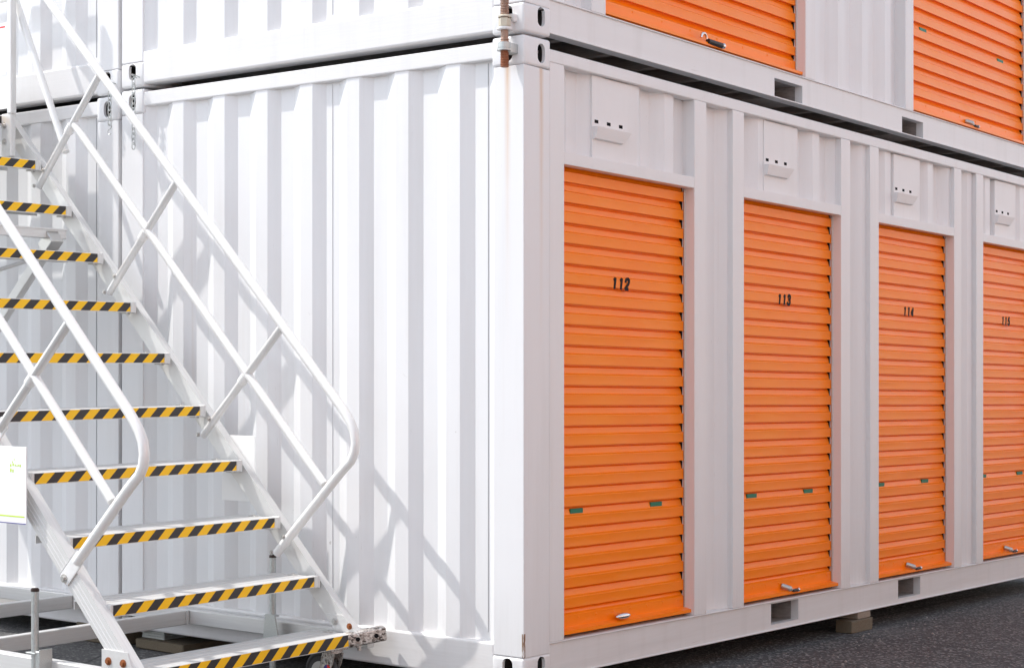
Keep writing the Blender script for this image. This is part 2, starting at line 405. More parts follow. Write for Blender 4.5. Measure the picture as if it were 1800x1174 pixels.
DOORNUM = 0
def roller_door(root, ox, oy, oz, y0, y1, label, number=None, lock='lever', stick=None, chips=()):
    """orange slatted shutter in the opening y0..y1"""
    XO, XI = -.057, -.073
    zl0, pit = .278, .0842
    prof = []  # (x, z) from top down
    ztop = 2.135
    ks = [k for k in range(0, 40) if zl0+pit*k < ztop]
    prof.append((XI, ztop)) if False else None
    pts = []
    for k in reversed(ks):
        z = zl0+pit*k
        pts += [(XI+.006, z+.0490), (XO, z+.0425), (XO+.0008, z+.039), (XO-.0006, z+.020), (XO+.0006, z+.003), (XO, z), (XI-.006, z+.003), (XI-.006, z-.006), (XI, z-.011)]
    pts += [(XI+.004, .256), (XO, .248), (XO, .200), (XO+.040, .192), (XO+.040, .184), (XO+.040, .178), (XI-.01, .178)]
    pts = [(XI, ztop)] + [p for p in pts if p[1] < ztop]
    # close behind
    back = [(XI-.014, .178), (XI-.014, ztop)]
    prof = pts[:-1] + back
    m = MB(); m.prism([(ox+a, oz+b) for a, b in prof], oy+y0+.002, oy+y1+.001, 'y')
    d = m.obj('roller_door', M['orange'], root, (ox, oy+y0, oz)); d['label'] = label
    # rivets on the bottom bar
    n = 8
    for i in range(n):
        yy = y0 + .05 + (y1-y0-.1)*i/(n-1); bb = MB(); bb.ball((ox+XO, oy+yy, oz+.235), .0058, (.55, 1, 1), 10)
        bb.obj('rivet', M['orange'], d, (ox+XO, oy+yy, oz+.235))
    # dark strip standing in for the shaded guide gap at the slat ends
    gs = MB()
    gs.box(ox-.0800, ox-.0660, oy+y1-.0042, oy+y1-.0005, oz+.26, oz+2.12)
    gs.obj('guide_slot_shade', M['dark'], d, (ox, oy+y0, oz))
    if number:
        H_, W_, T_ = .050, .033, .0150
        G_ = {'1': [[(.25, .74), (.62, .96)], [(.62, 1.0), (.62, 0)]],
              '2': [[(.06, .72), (.12, .88), (.30, .96), (.60, .96), (.80, .88), (.84, .72), (.74, .55), (.10, .09)], [(.04, .085), (.90, .085)]],
              '3': [[(.08, .80), (.22, .93), (.50, .965), (.76, .88), (.80, .73), (.66, .57), (.38, .53)], [(.50, .53), (.76, .44), (.84, .27), (.72, .10), (.45, .04), (.18, .08), (.04, .23)]],
              '4': [[(.70, 1.0), (.70, 0)], [(.70, .94), (.06, .30)], [(.04, .27), (.96, .27)]],
              '5': [[(.86, .92), (.24, .92)], [(.24, .95), (.16, .52)], [(.16, .54), (.45, .61), (.76, .50), (.84, .29), (.70, .09), (.40, .04), (.06, .16)]]}
        m = MB(); lay = 0
        for ci, ch in enumerate(number):
            for line in G_[ch]:
                P2 = [Vector((ci*.049 + u*W_ + v*H_*.20, v*H_)) for u, v in line]
                for qi, (p, q) in enumerate(zip(P2, P2[1:])):
                    lay += 1; d_ = (q-p).normalized(); n_ = Vector((-d_.y, d_.x))*T_/2; e_ = d_*(T_*.28 if len(P2) > 2 else 0)
                    c4 = [p-e_+n_, p-e_-n_, q+e_-n_, q+e_+n_]; x_ = ox+XO+.0010+lay*.00006
                    t = bmesh.new(); vs = [t.verts.new((x_, oy+y0+.424+c.x, oz+1.619+c.y)) for c in c4]; f_ = t.faces.new(vs); t.normal_update()
                    if f_.normal.x < 0: f_.normal_flip()
                    m._add(t)
        bmesh.ops.recalc_face_normals(m.bm, faces=[])
        no = m.obj('door_number', M['ink'], d, (ox+XO, oy+y0+.42, oz+1.619)); no.modifiers.clear()
        no['label'] = 'black slanted number %s on the orange shutter' % number
    for (yy, ww, zz) in (stick or ()):
        st = MB(); st.box(ox+XI-.001, ox+XI+.0075, oy+yy, oy+yy+ww, oz+zz, oz+zz+.020)
        st.obj('green_sticker', M['green'], d, (ox, oy+yy, oz+zz))
    yc = (y0+y1)/2-.03
    lo = (ox-.018, oy+yc, oz+.21)
    if lock == 'oval':
        h = MB(); h.ball((ox-.030, oy+yc, oz+.212), .02, (.75, 2.7, .72), 20); h.cyl((ox-.06, oy+yc, oz+.212), (ox-.03, oy+yc, oz+.212), .011)
        h.obj('lock_handle', M['steel'], d, lo)
    elif lock == 'lever':
        h = MB(); h.cyl((ox-.055, oy+yc-.008, oz+.220), (ox-.016, oy+yc+.014, oz+.206), .0135, 20, bev=.003)
        h.ball((ox-.016, oy+yc+.014, oz+.206), .0132, (.6, 1, 1)); h.box(ox-.020, ox-.012, oy+yc+.01, oy+yc+.055, oz+.195, oz+.203, .002)
        hh = h.obj('lock_handle', M['galv'], d, lo)
        k = MB(); k.box(ox-.026, ox-.006, oy+yc+.032, oy+yc+.088, oz+.188, oz+.202, .005, seg=2); k.obj('lock_lever', M['black'], d, lo)
        k = MB(); k.ball((ox-.015, oy+yc+.092, oz+.195), .0115, (1, .8, .9)); k.obj('lock_tip', M['steel'], d, lo)
    else:
        h = MB(); pts = [(ox-.02+.0, oy+yc-.03+.024*math.cos(a), oz+.205+.024*math.sin(a)) for a in [math.pi*k/10 for k in range(11)]]
        h.tube(pts, .006, 10); h.obj('lock_hasp', M['steel'], d, lo)
        k = MB(); k.cyl((ox-.02, oy+yc+.0, oz+.198), (ox-.01, oy+yc+.115, oz+.193), .0125, 16, bev=.003); k.obj('lock_lever', M['black'], d, lo)
        k = MB(); k.ball((ox-.008, oy+yc+.122, oz+.193), .014); k.obj('lock_tip', M['steel'], d, lo)
    return d

def vent(root, ox, oy, oz, y):
    XP = -.021
    m = MB(); m.box(-.0675+ox, ox+XP, oy+y, oy+y+.338, oz+2.1575, oz+2.504, .001)
    v = m.obj('vent_cover', M['frame'], root, (ox, oy+y, oz+2.2))
    h = MB(); t = bmesh.new()
    a = [(0, .0, 2.290), (.028, .0, 2.289), (.016, .0, 2.240), (0, .0, 2.236)]
    A = [t.verts.new((ox+XP+p[0], oy+y+.002, oz+p[2])) for p in a]
    B = [t.verts.new((ox+XP+p[0]*(1 if p[2] > 2.26 else 1), oy+y+(.258 if p[2] > 2.26 else .215), oz+p[2])) for p in a]
    B[0].co.y = B[1].co.y
    for i in range(4): t.faces.new((A[i], A[(i+1) % 4], B[(i+1) % 4], B[i]))
    t.faces.new(A[::-1]); t.faces.new(B); bmesh.ops.recalc_face_normals(t, faces=t.faces[:])
    h._add(t); h.obj('vent_hood', M['frame'], v, (ox, oy+y, oz+2.2))
    for k in range(3):
        q = MB(); q.box(ox+XP-.002, ox+XP+.0007, oy+y+.016+k*.091, oy+y+.047+k*.091, oz+2.305, oz+2.322, .002)
        q.obj('vent_hole_shade', M['dark'], v, (ox, oy+y, oz+2.3))  # solid dark plates on the cover, painted shade instead of cut openings

def container(name, ox, oz, label, openings=(), numbers=(), vents=True, pockets=(), pz=(.048, .150), post='paint', doorspec=()):
    """20 foot box whose near right bottom corner is at (ox, 0, oz); it runs back along +y"""
    root = empty(name, (ox, 0, oz)); O = (ox, 0, oz)
    # castings
    for bottom in (True, False):
        for sx in (0, 1):
            for sy in (0, 1):
                c = bpy.data.objects.new('corner_casting', CAST[bottom]); COL.objects.link(c)
                c.parent = root; c.scale = (-1 if sx else 1, -1 if sy else 1, 1)
                p = Vector((ox-CW*sx, CL*sy, oz+(0 if bottom else CH-.118))); c.location = S(p)-abspos(root)
    zt0, zt1 = .118, CH-.118
    def px(a, b): return (ox+a, ox+b)
    for sx in (0, 1):
        for sy in (0, 1):
            m = MB(); xa, xb = (-.155, 0) if not sx else (-CW, -CW+.155); ya, yb = (0, .176) if not sy else (CL-.176, CL)
            m.box(ox+xa, ox+xb, ya, yb, oz+zt0, oz+zt1, .006, seg=2)
            m.obj('corner_post', M[post] if (not sx and not sy) else M['paint'], root, O)
    # end frames: near and far end
    for far in (0, 1):
        def Y(y): return y if not far else CL-y
        m = MB(); y0, y1 = sorted((Y(.003), Y(.075)))
        m.box(*px(-CW+.150, -.150), y0, y1, oz+2.507, oz+2.576, .008, seg=2); m.obj('top_end_rail', M['rail'], root, O)
        m = MB(); y0, y1 = sorted((Y(.001), Y(.09)))
        m.box(*px(-CW+.150, -.150), y0, y1, oz+.012, oz+.167, .012, seg=3); m.obj('bottom_end_rail', M['rail'], root, O)
        pr = end_profile(-CW+.14, -.14)
        m = MB(); m.sheet(pr, lambda p: (ox+p[0], Y(p[1]), oz+.160), lambda p: (ox+p[0], Y(p[1]), oz+2.515))
        ep = m.obj('end_panel', M['paint'], root, O, sharp=12)
        if not far:
            for xx in (-.2075, -1.0745, -2.288):
                m = MB(); yy = clip(end_profile(-2.4, -.14), xx, xx+.001)[0][1]
                m.box(ox+xx-.0016, ox+xx+.0016, yy-.0022, yy+.004, oz+.20, oz+2.50)
                m.obj('panel_seam', M['seam_light' if xx == -1.0745 else 'seam'], ep, O)
    # long sides
    for left in (0, 1):
        def X(x): return ox+x if not left else ox-CW-x
        m = MB(); x0, x1 = sorted((X(-.001), X(-.06))); m.box(x0, x1, .170, CL-.170, oz+2.507, oz+2.560, .004)
        m.obj('top_side_rail', M['rail'], root, O)
        # channel shaped bottom rail with fork pockets
        m = MB()
        def seg(ya, yb, za, zb, xa=-.008, xb=-.05): 
            x0, x1 = sorted((X(xa), X(xb))); m.box(x0, x1, ya, yb, oz+za, oz+zb)
        pk = pockets if not left else ()
        cuts = [.170] + [v for p in pk for v in p] + [CL-.170]
        za, zb = (pz if pk else (.05, .15))
        for i in range(0, len(cuts), 2): seg(cuts[i], cuts[i+1], .026, .157)
        for p in pk: seg(p[0], p[1], .026, max(za, .0265)); seg(p[0], p[1], zb, .157)
        x0, x1 = sorted((X(0.0), X(-.085))); m.box(x0, x1, .172, CL-.172, oz+.157, oz+.163, .0015)
        x0, x1 = sorted((X(.001), X(-.06))); m.box(x0, x1, .172, CL-.172, oz+.020, oz+.026, .0015)
        rl = m.obj('bottom_side_rail', M['rail'], root, O)
        for p in pk:
            m = MB(); e = .004
            m.box(ox-.60, ox-.0505, p[0]-e, p[0], oz+za-e, oz+zb+e); m.box(ox-.60, ox-.0505, p[1], p[1]+e, oz+za-e, oz+zb+e)
            m.box(ox-.60, ox-.0505, p[0], p[1], oz+zb, oz+zb+e); m.box(ox-.60, ox-.0505, p[0], p[1], oz+za-e, oz+za)
            m.box(ox-.61, ox-.60, p[0], p[1], oz+za, oz+zb)
            m.obj('fork_pocket', M['xmember'], rl, O)
        if left or not openings:
            pr = side_profile(.16, CL-.16); m = MB()
            m.sheet(pr, lambda p: (X(p[1]), p[0], oz+.16), lambda p: (X(p[1]), p[0], oz+2.51)); m.obj('side_panel', M['paint'], root, O, sharp=12)
        else:
            PW = .105; spans = []; last = .176
            for (a, b) in openings:
                if a-PW-last > .02: spans.append((last, a-PW))
                last = b+PW
            if CL-.176-last > .02: spans.append((last, CL-.176))
            for (a, b) in spans:
                pr = side_profile(a-.004, b+.004); m = MB()
                m.sheet(pr, lambda p: (ox+p[1], p[0], oz+.16), lambda p: (ox+p[1], p[0], oz+2.51)); m.obj('side_panel', M['paint'], root, O, sharp=12)
            for i, (a, b) in enumerate(openings):
                for (p0, p1) in ((max(a-PW, .174), a), (b, b+PW)):
                    m = MB(); m.box(ox-.085, ox, p0, p1, oz+.1632, oz+2.5065, .003, seg=2); m.obj('door_post', M['frame'], root, O)
                m = MB(); m.box(ox-.052, ox-.0004, a-.0005, b+.0005, oz+2.105, oz+2.156, .003, seg=2); m.obj('door_lintel', M['frame'], root, O)
                pr = side_profile(a, b); m = MB()
                m.sheet(pr, lambda p: (ox+p[1], p[0], oz+2.15), lambda p: (ox+p[1], p[0], oz+2.51)); m.obj('side_panel', M['paint'], root, O, sharp=12)
                m = MB(); m.box(ox-.056, ox-.050, b-.0065, b-.0005, oz+.1635, oz+2.104, .001); m.obj('door_guide', M['boltsteel'], root, O)
                if vents: vent(root, ox, 0, oz, a+.228)
                sp = doorspec[i] if i < len(doorspec) else {}
                roller_door(root, ox, 0, oz, a, b, **sp)
    m = MB(); m.box(*px(-CW+.05, -.05), .06, CL-.06, oz+2.545, oz+2.556); m.obj('roof', M['paint'], root, O)
    m = MB(); m.box(*px(-CW+.03, -.062), .05, CL-.05, oz+.130, oz+.160); m.obj('floor', M['under'], root, O)
    y = .33
    while openings and y < CL-.2:
        if not any(p[0]-.05 < y < p[1]+.05 for p in pockets):
            m = MB(); m.box(*px(-CW+.06, -.052), y, y+.045, oz+.028, oz+.128); m.obj('floor_cross_member', M['xmember'], root, O)
        y += .37
    tag(root, label, 'container', 'stacked white containers')
    return root

lower_open = [(.273, 1.281), (1.727, 2.728), (3.171, 4.168), (4.598, 5.600)]
L_D = [dict(label='orange roller door numbered 112 nearest the corner, chrome oval handle', number='112', lock='oval', stick=[(.407, .090, .668), (1.018, .092, .668)]),
       dict(label='orange roller door numbered 113', number='113', stick=[(1.868, .095, .668), (2.448, .092, .668)]),
       dict(label='orange roller door numbered 114', number='114', stick=[(3.284, .092, .669), (3.862, .090, .669)]),
       dict(label='orange roller door numbered 115 at the right edge', number='115', stick=[(4.708, .094, .668), (5.302, .094, .668)])]
A = container('storage_container', 0, 0, 'white storage container on the ground with orange roller doors 112 to 115',
              lower_open, pockets=[(2.001, 2.279), (3.426, 3.715)], post='post', doorspec=L_D)
ZU = 2.602
upper_open = [(.572, 2.340), (3.610, 5.380)]
U_D = [dict(label='wide orange upper roller door above the doors 112 and 113', lock='hook'),
       dict(label='wide orange upper roller door at the top right corner', lock='lever', stick=[(3.834, .092, .660), (4.98, .092, .660)])]
B = container('storage_container', 0, ZU, 'upper white container with two wide orange roller doors, stacked over doors 112 to 115',
              upper_open, vents=False, pockets=[(2.035, 2.321), (3.477, 3.753)], pz=(.0265, .117), doorspec=U_D)
C_ = container('storage_container', -2.462, -.015, 'lower white container behind the stair treads, left of the one numbered 112 to 115')
D_ = container('storage_container', -2.462, ZU-.017, 'upper left white container behind the top of the stairs, with a chain at its corner')

# ------------------------------------------------------------------ threaded clamp on the stacked corner
br = empty('bridge_fitting', (-.060, -.045, 2.455)); tag(br, 'rusty threaded clamp bolt joining the stacked corner castings', 'clamp')
cx, cy = -.060, -.047
def thread(z0, z1, r=.0175, n=None):
    n = n or int((z1-z0)/.0062); pr = []
    for i in range(n):
        a = z0+(z1-z0)*i/n; h = (z1-z0)/n
        pr += [(r*.84, a), (r, a+h*.35), (r, a+h*.6), (r*.84, a+h*.95)]
    return pr
m = MB(); m.lathe(thread(2.458, 2.530), (cx, cy, 0)); m.obj('threaded_rod', M['rust'], br, (cx, cy, 2.455))
m = MB(); m.lathe(thread(2.555, 2.572)+[(.015, 2.574), (.0155, 2.604)], (cx, cy, 0)); m.obj('threaded_rod', M['rod_mid'], br, (cx, cy, 2.455))
m = MB(); m.lathe(thread(2.640, 2.738), (cx, cy, 0)); m.obj('threaded_rod', M['rod_mid'], br, (cx, cy, 2.455))
m = MB(); m.cyl((cx, cy, 2.618), (cx, cy, 2.652), .0245, 6, bev=.003); m.lathe([(.022, 2.660), (.026, 2.654), (.026, 2.660), (.02, 2.664)], (cx, cy, 0))
m.obj('hex_nut', simple('nut_cream', (.58, .53, .43), .5, .3, var=.2, nscale=60), br, (cx, cy, 2.62))
m = MB(); m.cyl((cx, cy, 2.604), (cx, cy, 2.615), .031, 20, bev=.002); m.box(cx-.02, cx+.012, cy+.0, cy+.055, 2.604, 2.655, .004, mat=None)
m.box(cx-.005, cx+.030, cy+.02, cy+.052, 2.640, 2.672, .006, seg=2); m.obj('clamp_claw', M['rail'], br, (cx, cy, 2.6))
m = MB(); m.cyl((cx, cy, 2.530), (cx, cy, 2.555), .0275, 24, bev=.003); m.cyl((cx, cy, 2.522), (cx, cy, 2.530), .031, 24)
m.box(cx-.01, cx+.032, cy+.0, cy+.055, 2.513, 2.553, .005, seg=2); m.obj('clamp_claw', M['galv'], br, (cx, cy, 2.5))

# ------------------------------------------------------------------ chains
def chain(x, y, z0, z1, label, hook=False):
    root = empty('hanging_chain', (x, y, z0)); tag(root, label, 'chain', 'chains hanging from the container corners')
    L, Wd, r = .031, .0175, .0026; z = z0; i = 0
    link = None
    # short loop through the casting hole
    m = MB(); pts = []
    for k in range(16):
        a = 2*math.pi*k/16; pts.append((x+.012*math.cos(a), y+.030+.040*math.sin(a), z0+.005-.010*math.sin(a)))
    m.tube(pts, r*1.1, 8, closed=True); m.obj('chain_loop', M['galv'], root, (x, y, z0), shear=True)
    while z-L > z1:
        m = MB(); pts = []
        for k in range(14):
            a = 2*math.pi*k/14; c_, s_ = math.cos(a), math.sin(a)
            u = Wd/2*c_; v = (L-Wd)/2*(1 if s_ > 1e-6 else -1 if s_ < -1e-6 else 0)+Wd/2*s_
            tw = (i % 2)*math.pi/2 + random.uniform(-.25, .25) if False else (i % 2)*1.35+.15
            pts.append((x+u*math.cos(tw), y+u*math.sin(tw), z-L/2+v))
        m.tube(pts, r, 8, closed=True); m.obj('chain_link', M['galv'], root, (x, y, z))
        z -= L-2*r-.002; i += 1
    if hook:
        m = MB(); pts = [(x+.013*math.sin(a), y, z-.012+.013*math.cos(a)) for a in [R(d) for d in range(-60, 190, 25)]]
        pts += [(x-.013*math.sin(a), y, z-.038+.013*math.cos(a)) for a in [R(d) for d in range(10, 250, 25)]]
        m.tube(pts, r, 8); m.obj('chain_hook', M['galv'], root, (x, y, z))
    return root
chain(-2.315, -.030, 2.640, 2.285, 'long steel chain hanging below the corner, right of the seam between containers')
chain(-2.490, -.030, 2.625, 2.42, 'short steel chain ending in a hook, left of the seam between containers', True)

# ------------------------------------------------------------------ staircase (stands level)
X0, Z0, G, YN, YF = -.956, .3905, .2354, -1.270, -.200
stair = empty('mobile_staircase', (-1.6, -.73, -.085), shear=False)
tag(stair, 'aluminium staircase with yellow and black striped tread edges beside the white containers', 'staircase')
KW = dict(parent=stair, shear=False)
def sobj(m, name, mat, origin=(0, 0, 0), parent=None, sharp=32): return m.obj(name, mat, parent or stair, origin, shear=False, sharp=sharp)

def tread(xf, zt, y0=YN, y1=YF, depth=.225, label=None, thick=.046):
    pr = [(xf, zt-thick), (xf, zt-.002), (xf-.002, zt)]
    for gx in [q for q in (.055, .068, .100, .113, .150, .163, .198) if q < depth-.012]:
        pr += [(xf-gx, zt), (xf-gx-.001, zt-.003), (xf-gx-.004, zt-.003), (xf-gx-.005, zt)]
    pr += [(xf-depth, zt), (xf-depth, zt-thick*.8), (xf-depth+.004, zt-thick*.8), (xf-depth+.004, zt-.007), (xf-.006, zt-.007), (xf-.006, zt-thick+.004), (xf-.03, zt-thick+.004), (xf-.03, zt-thick)]
    m = MB(); m.prism(pr, y0, y1, 'y'); tr = sobj(m, 'tread', M['alu_tread'], (xf, y0, zt))
    t_ = MB(); t_.box(xf, xf+.0012, y0+.004, y1-.002, zt-thick+.003, zt-.0025); tp = sobj(t_, 'hazard_tape', M['tape'], (xf, y0, zt), parent=tr)
    tp.data.transform(Matrix.Identity(4))
    e = MB(); e.box(xf-.042, xf+.002, y0-.010, y0, zt-thick-.002, zt+.001, .002); sobj(e, 'end_cap', M['alu'], (xf, y0, zt), parent=tr)
    e = MB()
    e.box(xf-.042, xf+.003, y1, y1+.030, zt-thick-.002, zt+.001, .003, seg=2); e.box(xf-.035, xf+.0045, y1+.022, y1+.031, zt-thick-.004, zt+.002, .001)
    sobj(e, 'end_cap', M['alu'], (xf, y1, zt), parent=tr)
    u = MB()
    u.box(xf-.05, xf-.012, y1-.018, y1-.004, zt-thick-.007, zt-thick+.001, .001); u.cyl((xf-.03, y1+.014, zt-thick-.010), (xf-.03, y1+.014, zt-thick), .006, 6)
    sobj(u, 'tread_bracket', M['boltsteel'], (xf, y1, zt), parent=tr)
    u = MB(); u.box(xf-.13, xf-.09, y1-.03, y1-.004, zt, zt+.004, .001); u.cyl((xf-.11, y1-.016, zt+.003), (xf-.11, y1-.016, zt+.008), .006, 6)
    sobj(u, 'tread_clip', M['boltsteel'], (xf, y1, zt), parent=tr)
    return tr
for k in range(0, 9): tread(X0-G*k, Z0+G*k)
lowest = tread(-.765, .165, -1.262, -.185, depth=.21, thick=.052)

# stringers: channel section in the plane (s = x+z), extruded along the slope
def stringer(yw, yflange, ridges, s0=-.703, s1=-.590, zb=.165, zt=2.51, mat='alu_str'):
    """yw: web plane; yflange: flange edge"""
    t = bmesh.new(); yt = .004 if yflange > yw else -.004
    prof = [(s0, yflange), (s0, yw), (s1, yw), (s1, yflange), (s1-.008, yflange), (s1-.008, yw+yt)]
    if ridges:
        pass
    prof += [(s0+.008, yw+yt), (s0+.008, yflange)]
    def pt(s_, y_, z_): return (s_-z_, y_, z_)
    Av = [t.verts.new(pt(s_, y_, zb)) for s_, y_ in prof]; Bv = [t.verts.new(pt(s_, y_, zt)) for s_, y_ in prof]
    n = len(prof)
    for i in range(n): t.faces.new((Av[i], Av[(i+1) % n], Bv[(i+1) % n], Bv[i]))
    t.faces.new(Av[::-1]); t.faces.new(Bv); bmesh.ops.recalc_face_normals(t, faces=t.faces[:])
    m = MB(); m._add(t)
    if ridges:
        q = -1 if yflange > yw else 1
        for f_ in (.22, .45, .68):
            s_ = s0+(s1-s0)*f_; t = bmesh.new()
            rp = [(s_-.004, yw+q*.0), (s_-.002, yw+q*.0022), (s_+.002, yw+q*.0022), (s_+.004, yw+q*.0)]
            Av = [t.verts.new(pt(a, b, zb+.03)) for a, b in rp]; Bv = [t.verts.new(pt(a, b, zt-.02)) for a, b in rp]
            for i in range(4): t.faces.new((Av[i], Av[(i+1) % 4], Bv[(i+1) % 4], Bv[i]))
            t.faces.new(Av[::-1]); t.faces.new(Bv); bmesh.ops.recalc_face_normals(t, faces=t.faces[:]); m._add(t)
    return sobj(m, 'stringer', M[mat], (-.8, yw, .17))
near_s = stringer(-1.322, -1.276, True)
far_s = stringer(-.160, -.120, False)
# toe plates where the stringers meet the base
def plate(pts, y0, y1, name, mat, parent=None):
    m = MB(); m.prism(pts, y0, y1, 'y'); return sobj(m, name, M[mat], (pts[0][0], y0, pts[0][1]), parent)
fp = plate([(-.700-.165, .160), (-.735, .160), (-.590-.235, .235), (-.703-.235+.02, .235)], -.166, -.160, 'foot_plate', 'alu', far_s)
npl = plate([(-.945, .236), (-.945, .150), (-.760, .150), (-.800, .236)], -1.329, -1.3225, 'foot_plate', 'alu', near_s)
def bolt(x, y, z, d, r=.009, mat='boltsteel', parent=None, name='bolt'):
    m = MB(); m.cyl((x, y, z), (x, y+d*.004, z), r*1.5, 16); m.cyl((x, y+d*.003, z), (x, y+d*.011, z), r, 6, bev=.001)
    return sobj(m, name, M[mat], (x, y, z), parent)
for x in (-.905, -.822): bolt(x, -1.329, .195, -1, .010, 'rustbolt', near_s)
bolt(-.870, -.166, .205, -1, .010, 'boltsteel', far_s); bolt(-.785, -.166, .193, -1, .009, 'rustbolt', far_s)

# handrails
def handrail(y, ybr, near):
    sv = .310
    pts = [(sv-z, y, z) for z in (3.75, 1.13)]
    pts = [(-3.44, y, 3.75), (-.795, y, 1.115)]
    # rounded end
    c = [(-.795, 1.115), (-.765, 1.083), (-.735, 1.046), (-.713, 1.005), (-.705, .962), (-.711, .920), (-.731, .886), (-.765, .857), (-.80, .825)]
    pts = [(-3.44, y, 3.75)] + [(a, y, b) for a, b in c]
    end = (-1.085, .545) if near else (-1.165, .475)
    pts += [(end[0], y, end[1])]
    r = .0197
    m = MB(); m.tube(pts, r, 20); hr = sobj(m, 'handrail', M['alu_white'], (-.8, y, .5))
    m = MB(); m.tube([(-2.52, y, 2.418), (-.885, y, .783)], r*.9, 18); sobj(m, 'mid_rail', M['alu_white'], (-.88, y, .78), hr)
    js = [(-2.34, 2.632), (-1.80, 2.100), (-1.132, 1.442)]
    lows = [(-2.795, 2.140), (-2.268, 1.613), (-1.626, .966)]
    for (jx, jz), (lx, lz) in zip(js, lows):
        if near:
            dx, dz = jx-lx, jz-lz; f_ = (.70-.57)/.96; lx, lz = lx+dx*f_, lz+dz*f_
        m = MB(); m.tube([(jx, y, jz), (lx, y, lz)], r*.88, 18)
        sobj(m, 'brace', M['alu'], (lx, y, lz), hr)
        # collar where the mid rail crosses
        f_ = .53; mx, mz = lx+(jx-lx)*f_, lz+(jz-lz)*f_
        if near: f_ = .47; mx, mz = lx+(jx-lx)*f_, lz+(jz-lz)*f_
        m = MB(); dv = Vector((jx-lx, 0, jz-lz)).normalized()
        m.tube([Vector((mx, y, mz))-dv*.022, Vector((mx, y, mz))+dv*.022], r*1.12, 18); sobj(m, 'collar', M['alu_white'], (mx, y, mz), hr)
    for (lx, lz) in lows + [(-1.165, .475)]:
        d = Vector((1, 0, 1)).normalized(); p0 = Vector((lx, 0, lz)); p1 = p0+d*.15
        if near:
            m = MB(); q = Matrix.Rotation(-R(45), 4, 'Y')
            M4 = Matrix.Translation((lx+.045, -1.3235, lz+.045)) @ q
            m.box(-.070, .070, -.006, .0, -.030, .030, .006, mat=M4, seg=2); pl_ = sobj(m, 'bolt_plate', M['alu_white'], (lx, -1.324, lz), hr)
            for f_ in (.004, .092): bolt(lx+f_, -1.330, lz+f_, -1, .011, 'boltsteel', hr)
        else:
            for f_ in (.0, .045): bolt(lx-.012+f_*1.6, y-.016, lz+.004+f_*1.6, -1, .007, 'boltsteel', hr)
    return hr
hf = handrail(-.215, -.2, False)
hn = handrail(-1.330, -1.32, True)

# platform at the head of the stairs
pm = MB(); pm.box(-4.5, -3.078, YN, YF, 2.470, 2.509, .003); pf = sobj(pm, 'platform', M['alu_tread'], (-3.08, YF, 2.5))
m = MB(); m.box(-3.078, -3.0768, YN, YF, 2.470, 2.506); sobj(m, 'hazard_tape', M['tape'], (-3.08, YN, 2.509), pf)
m = MB(); m.box(-4.5, -3.010, -.205, -.197, 2.545, 2.712, .002); m.box(-4.5, -3.010, -.209, -.205, 2.585, 2.600); m.box(-4.5, -3.010, -.209, -.205, 2.650, 2.665)
sobj(m, 'toe_board', M['alu_white'], (-3.0, -.2, 2.5), pf)
m = MB(); m.box(-3.062, -2.985, -.236, -.205, 2.300, 2.512, .004); ep_ = sobj(m, 'end_bracket', M['alu'], (-3, -.2, 2.4), pf)
for z in (2.455, 2.375): bolt(-3.035, -.236, z, -1, .010, 'boltsteel', pf)
m = MB(); m.box(-3.045, -3.0, -.230, -.20, 2.268, 2.300, .002); sobj(m, 'bracket_foot', M['boltsteel'], (-3, -.2, 2.3), pf)
m = MB(); m.box(-3.012, -2.978, -.240, -.206, 2.510, 3.62, .004); sobj(m, 'guard_post', M['alu'], (-3, -.2, 2.5), pf)
m = MB(); m.tube([(-3.02, -.170, 3.62), (-4.5, -.170, 3.62)], .0195, 16); m.tube([(-3.02, -.175, 3.1), (-4.5, -.175, 3.1)], .018, 16); sobj(m, 'guard_rail', M['alu_white'], (-3, -.2, 3.6), pf)
m = MB(); m.tube([(-3.30, -.175, 3.62), (-2.635, -.175, 2.30)], .0175, 16); sobj(m, 'guard_stay', M['alu_white'], (-2.6, -.2, 2.3), pf)
# support frame under the flight
m = MB(); m.box(-2.615, -2.578, -1.25, -.215, 1.876, 1.920, .003); m.box(-2.625, -2.57, -1.25, -.215, 1.917, 1.924, .001); sobj(m, 'support_beam', M['alu'], (-2.6, -.3, 1.9))
def leg(y, side):
    d = Vector((-1, 0, -.93)).normalized(); top = Vector((-2.585, y, 1.86)); L = 2.95
    M4 = Matrix.Translation(top) @ d.to_track_quat('X', 'Z').to_matrix().to_4x4()
    m = MB(); m.box(0, L, -.02, .02, -.026, .026, .003, mat=M4); m.box(.0, L, -.0235, -.02, .014, .020, mat=M4)
    o = sobj(m, 'support_leg', M['alu'], top)
    m = MB(); m.box(-.04, .05, -.035, .035, -.035, .035, .004, mat=M4); sobj(m, 'leg_bracket', M['boltsteel'], top, o)
leg(-.300, 1); leg(-1.215, -1)
m = MB(); m.tube([(-3.05, -1.2, 1.45), (-2.58, -.26, 1.82)], .010, 10); sobj(m, 'cross_stay', M['alu'], (-2.6, -.3, 1.8))

# base frame
bf = MB(); zt, zb = .155, .090
bf.box(-3.9, -.80, -1.315, -1.268, zb-.006, zt, .003)          # near long beam
bf.box(-3.9, -.77, -.072, -.030, zb, zt, .003)                 # far long beam
base = sobj(bf, 'base_frame', M['alu'], (-2, -.7, .12))
for x in (-1.88, -2.715, -3.6):
    m = MB(); m.box(x-.042, x, -1.267, -.073, zb, zt-.001, .003); sobj(m, 'cross_beam', M['alu'], (x, -.7, .12), base)
m = MB(); m.box(-1.886, -1.874, -.085, -.073, zb+.002, zt-.003, .002); m.box(-1.879, -1.872, -.09, -.076, zb, zt); sobj(m, 'weld_bead', M['alu'], (-1.88, -.08, .12), base)
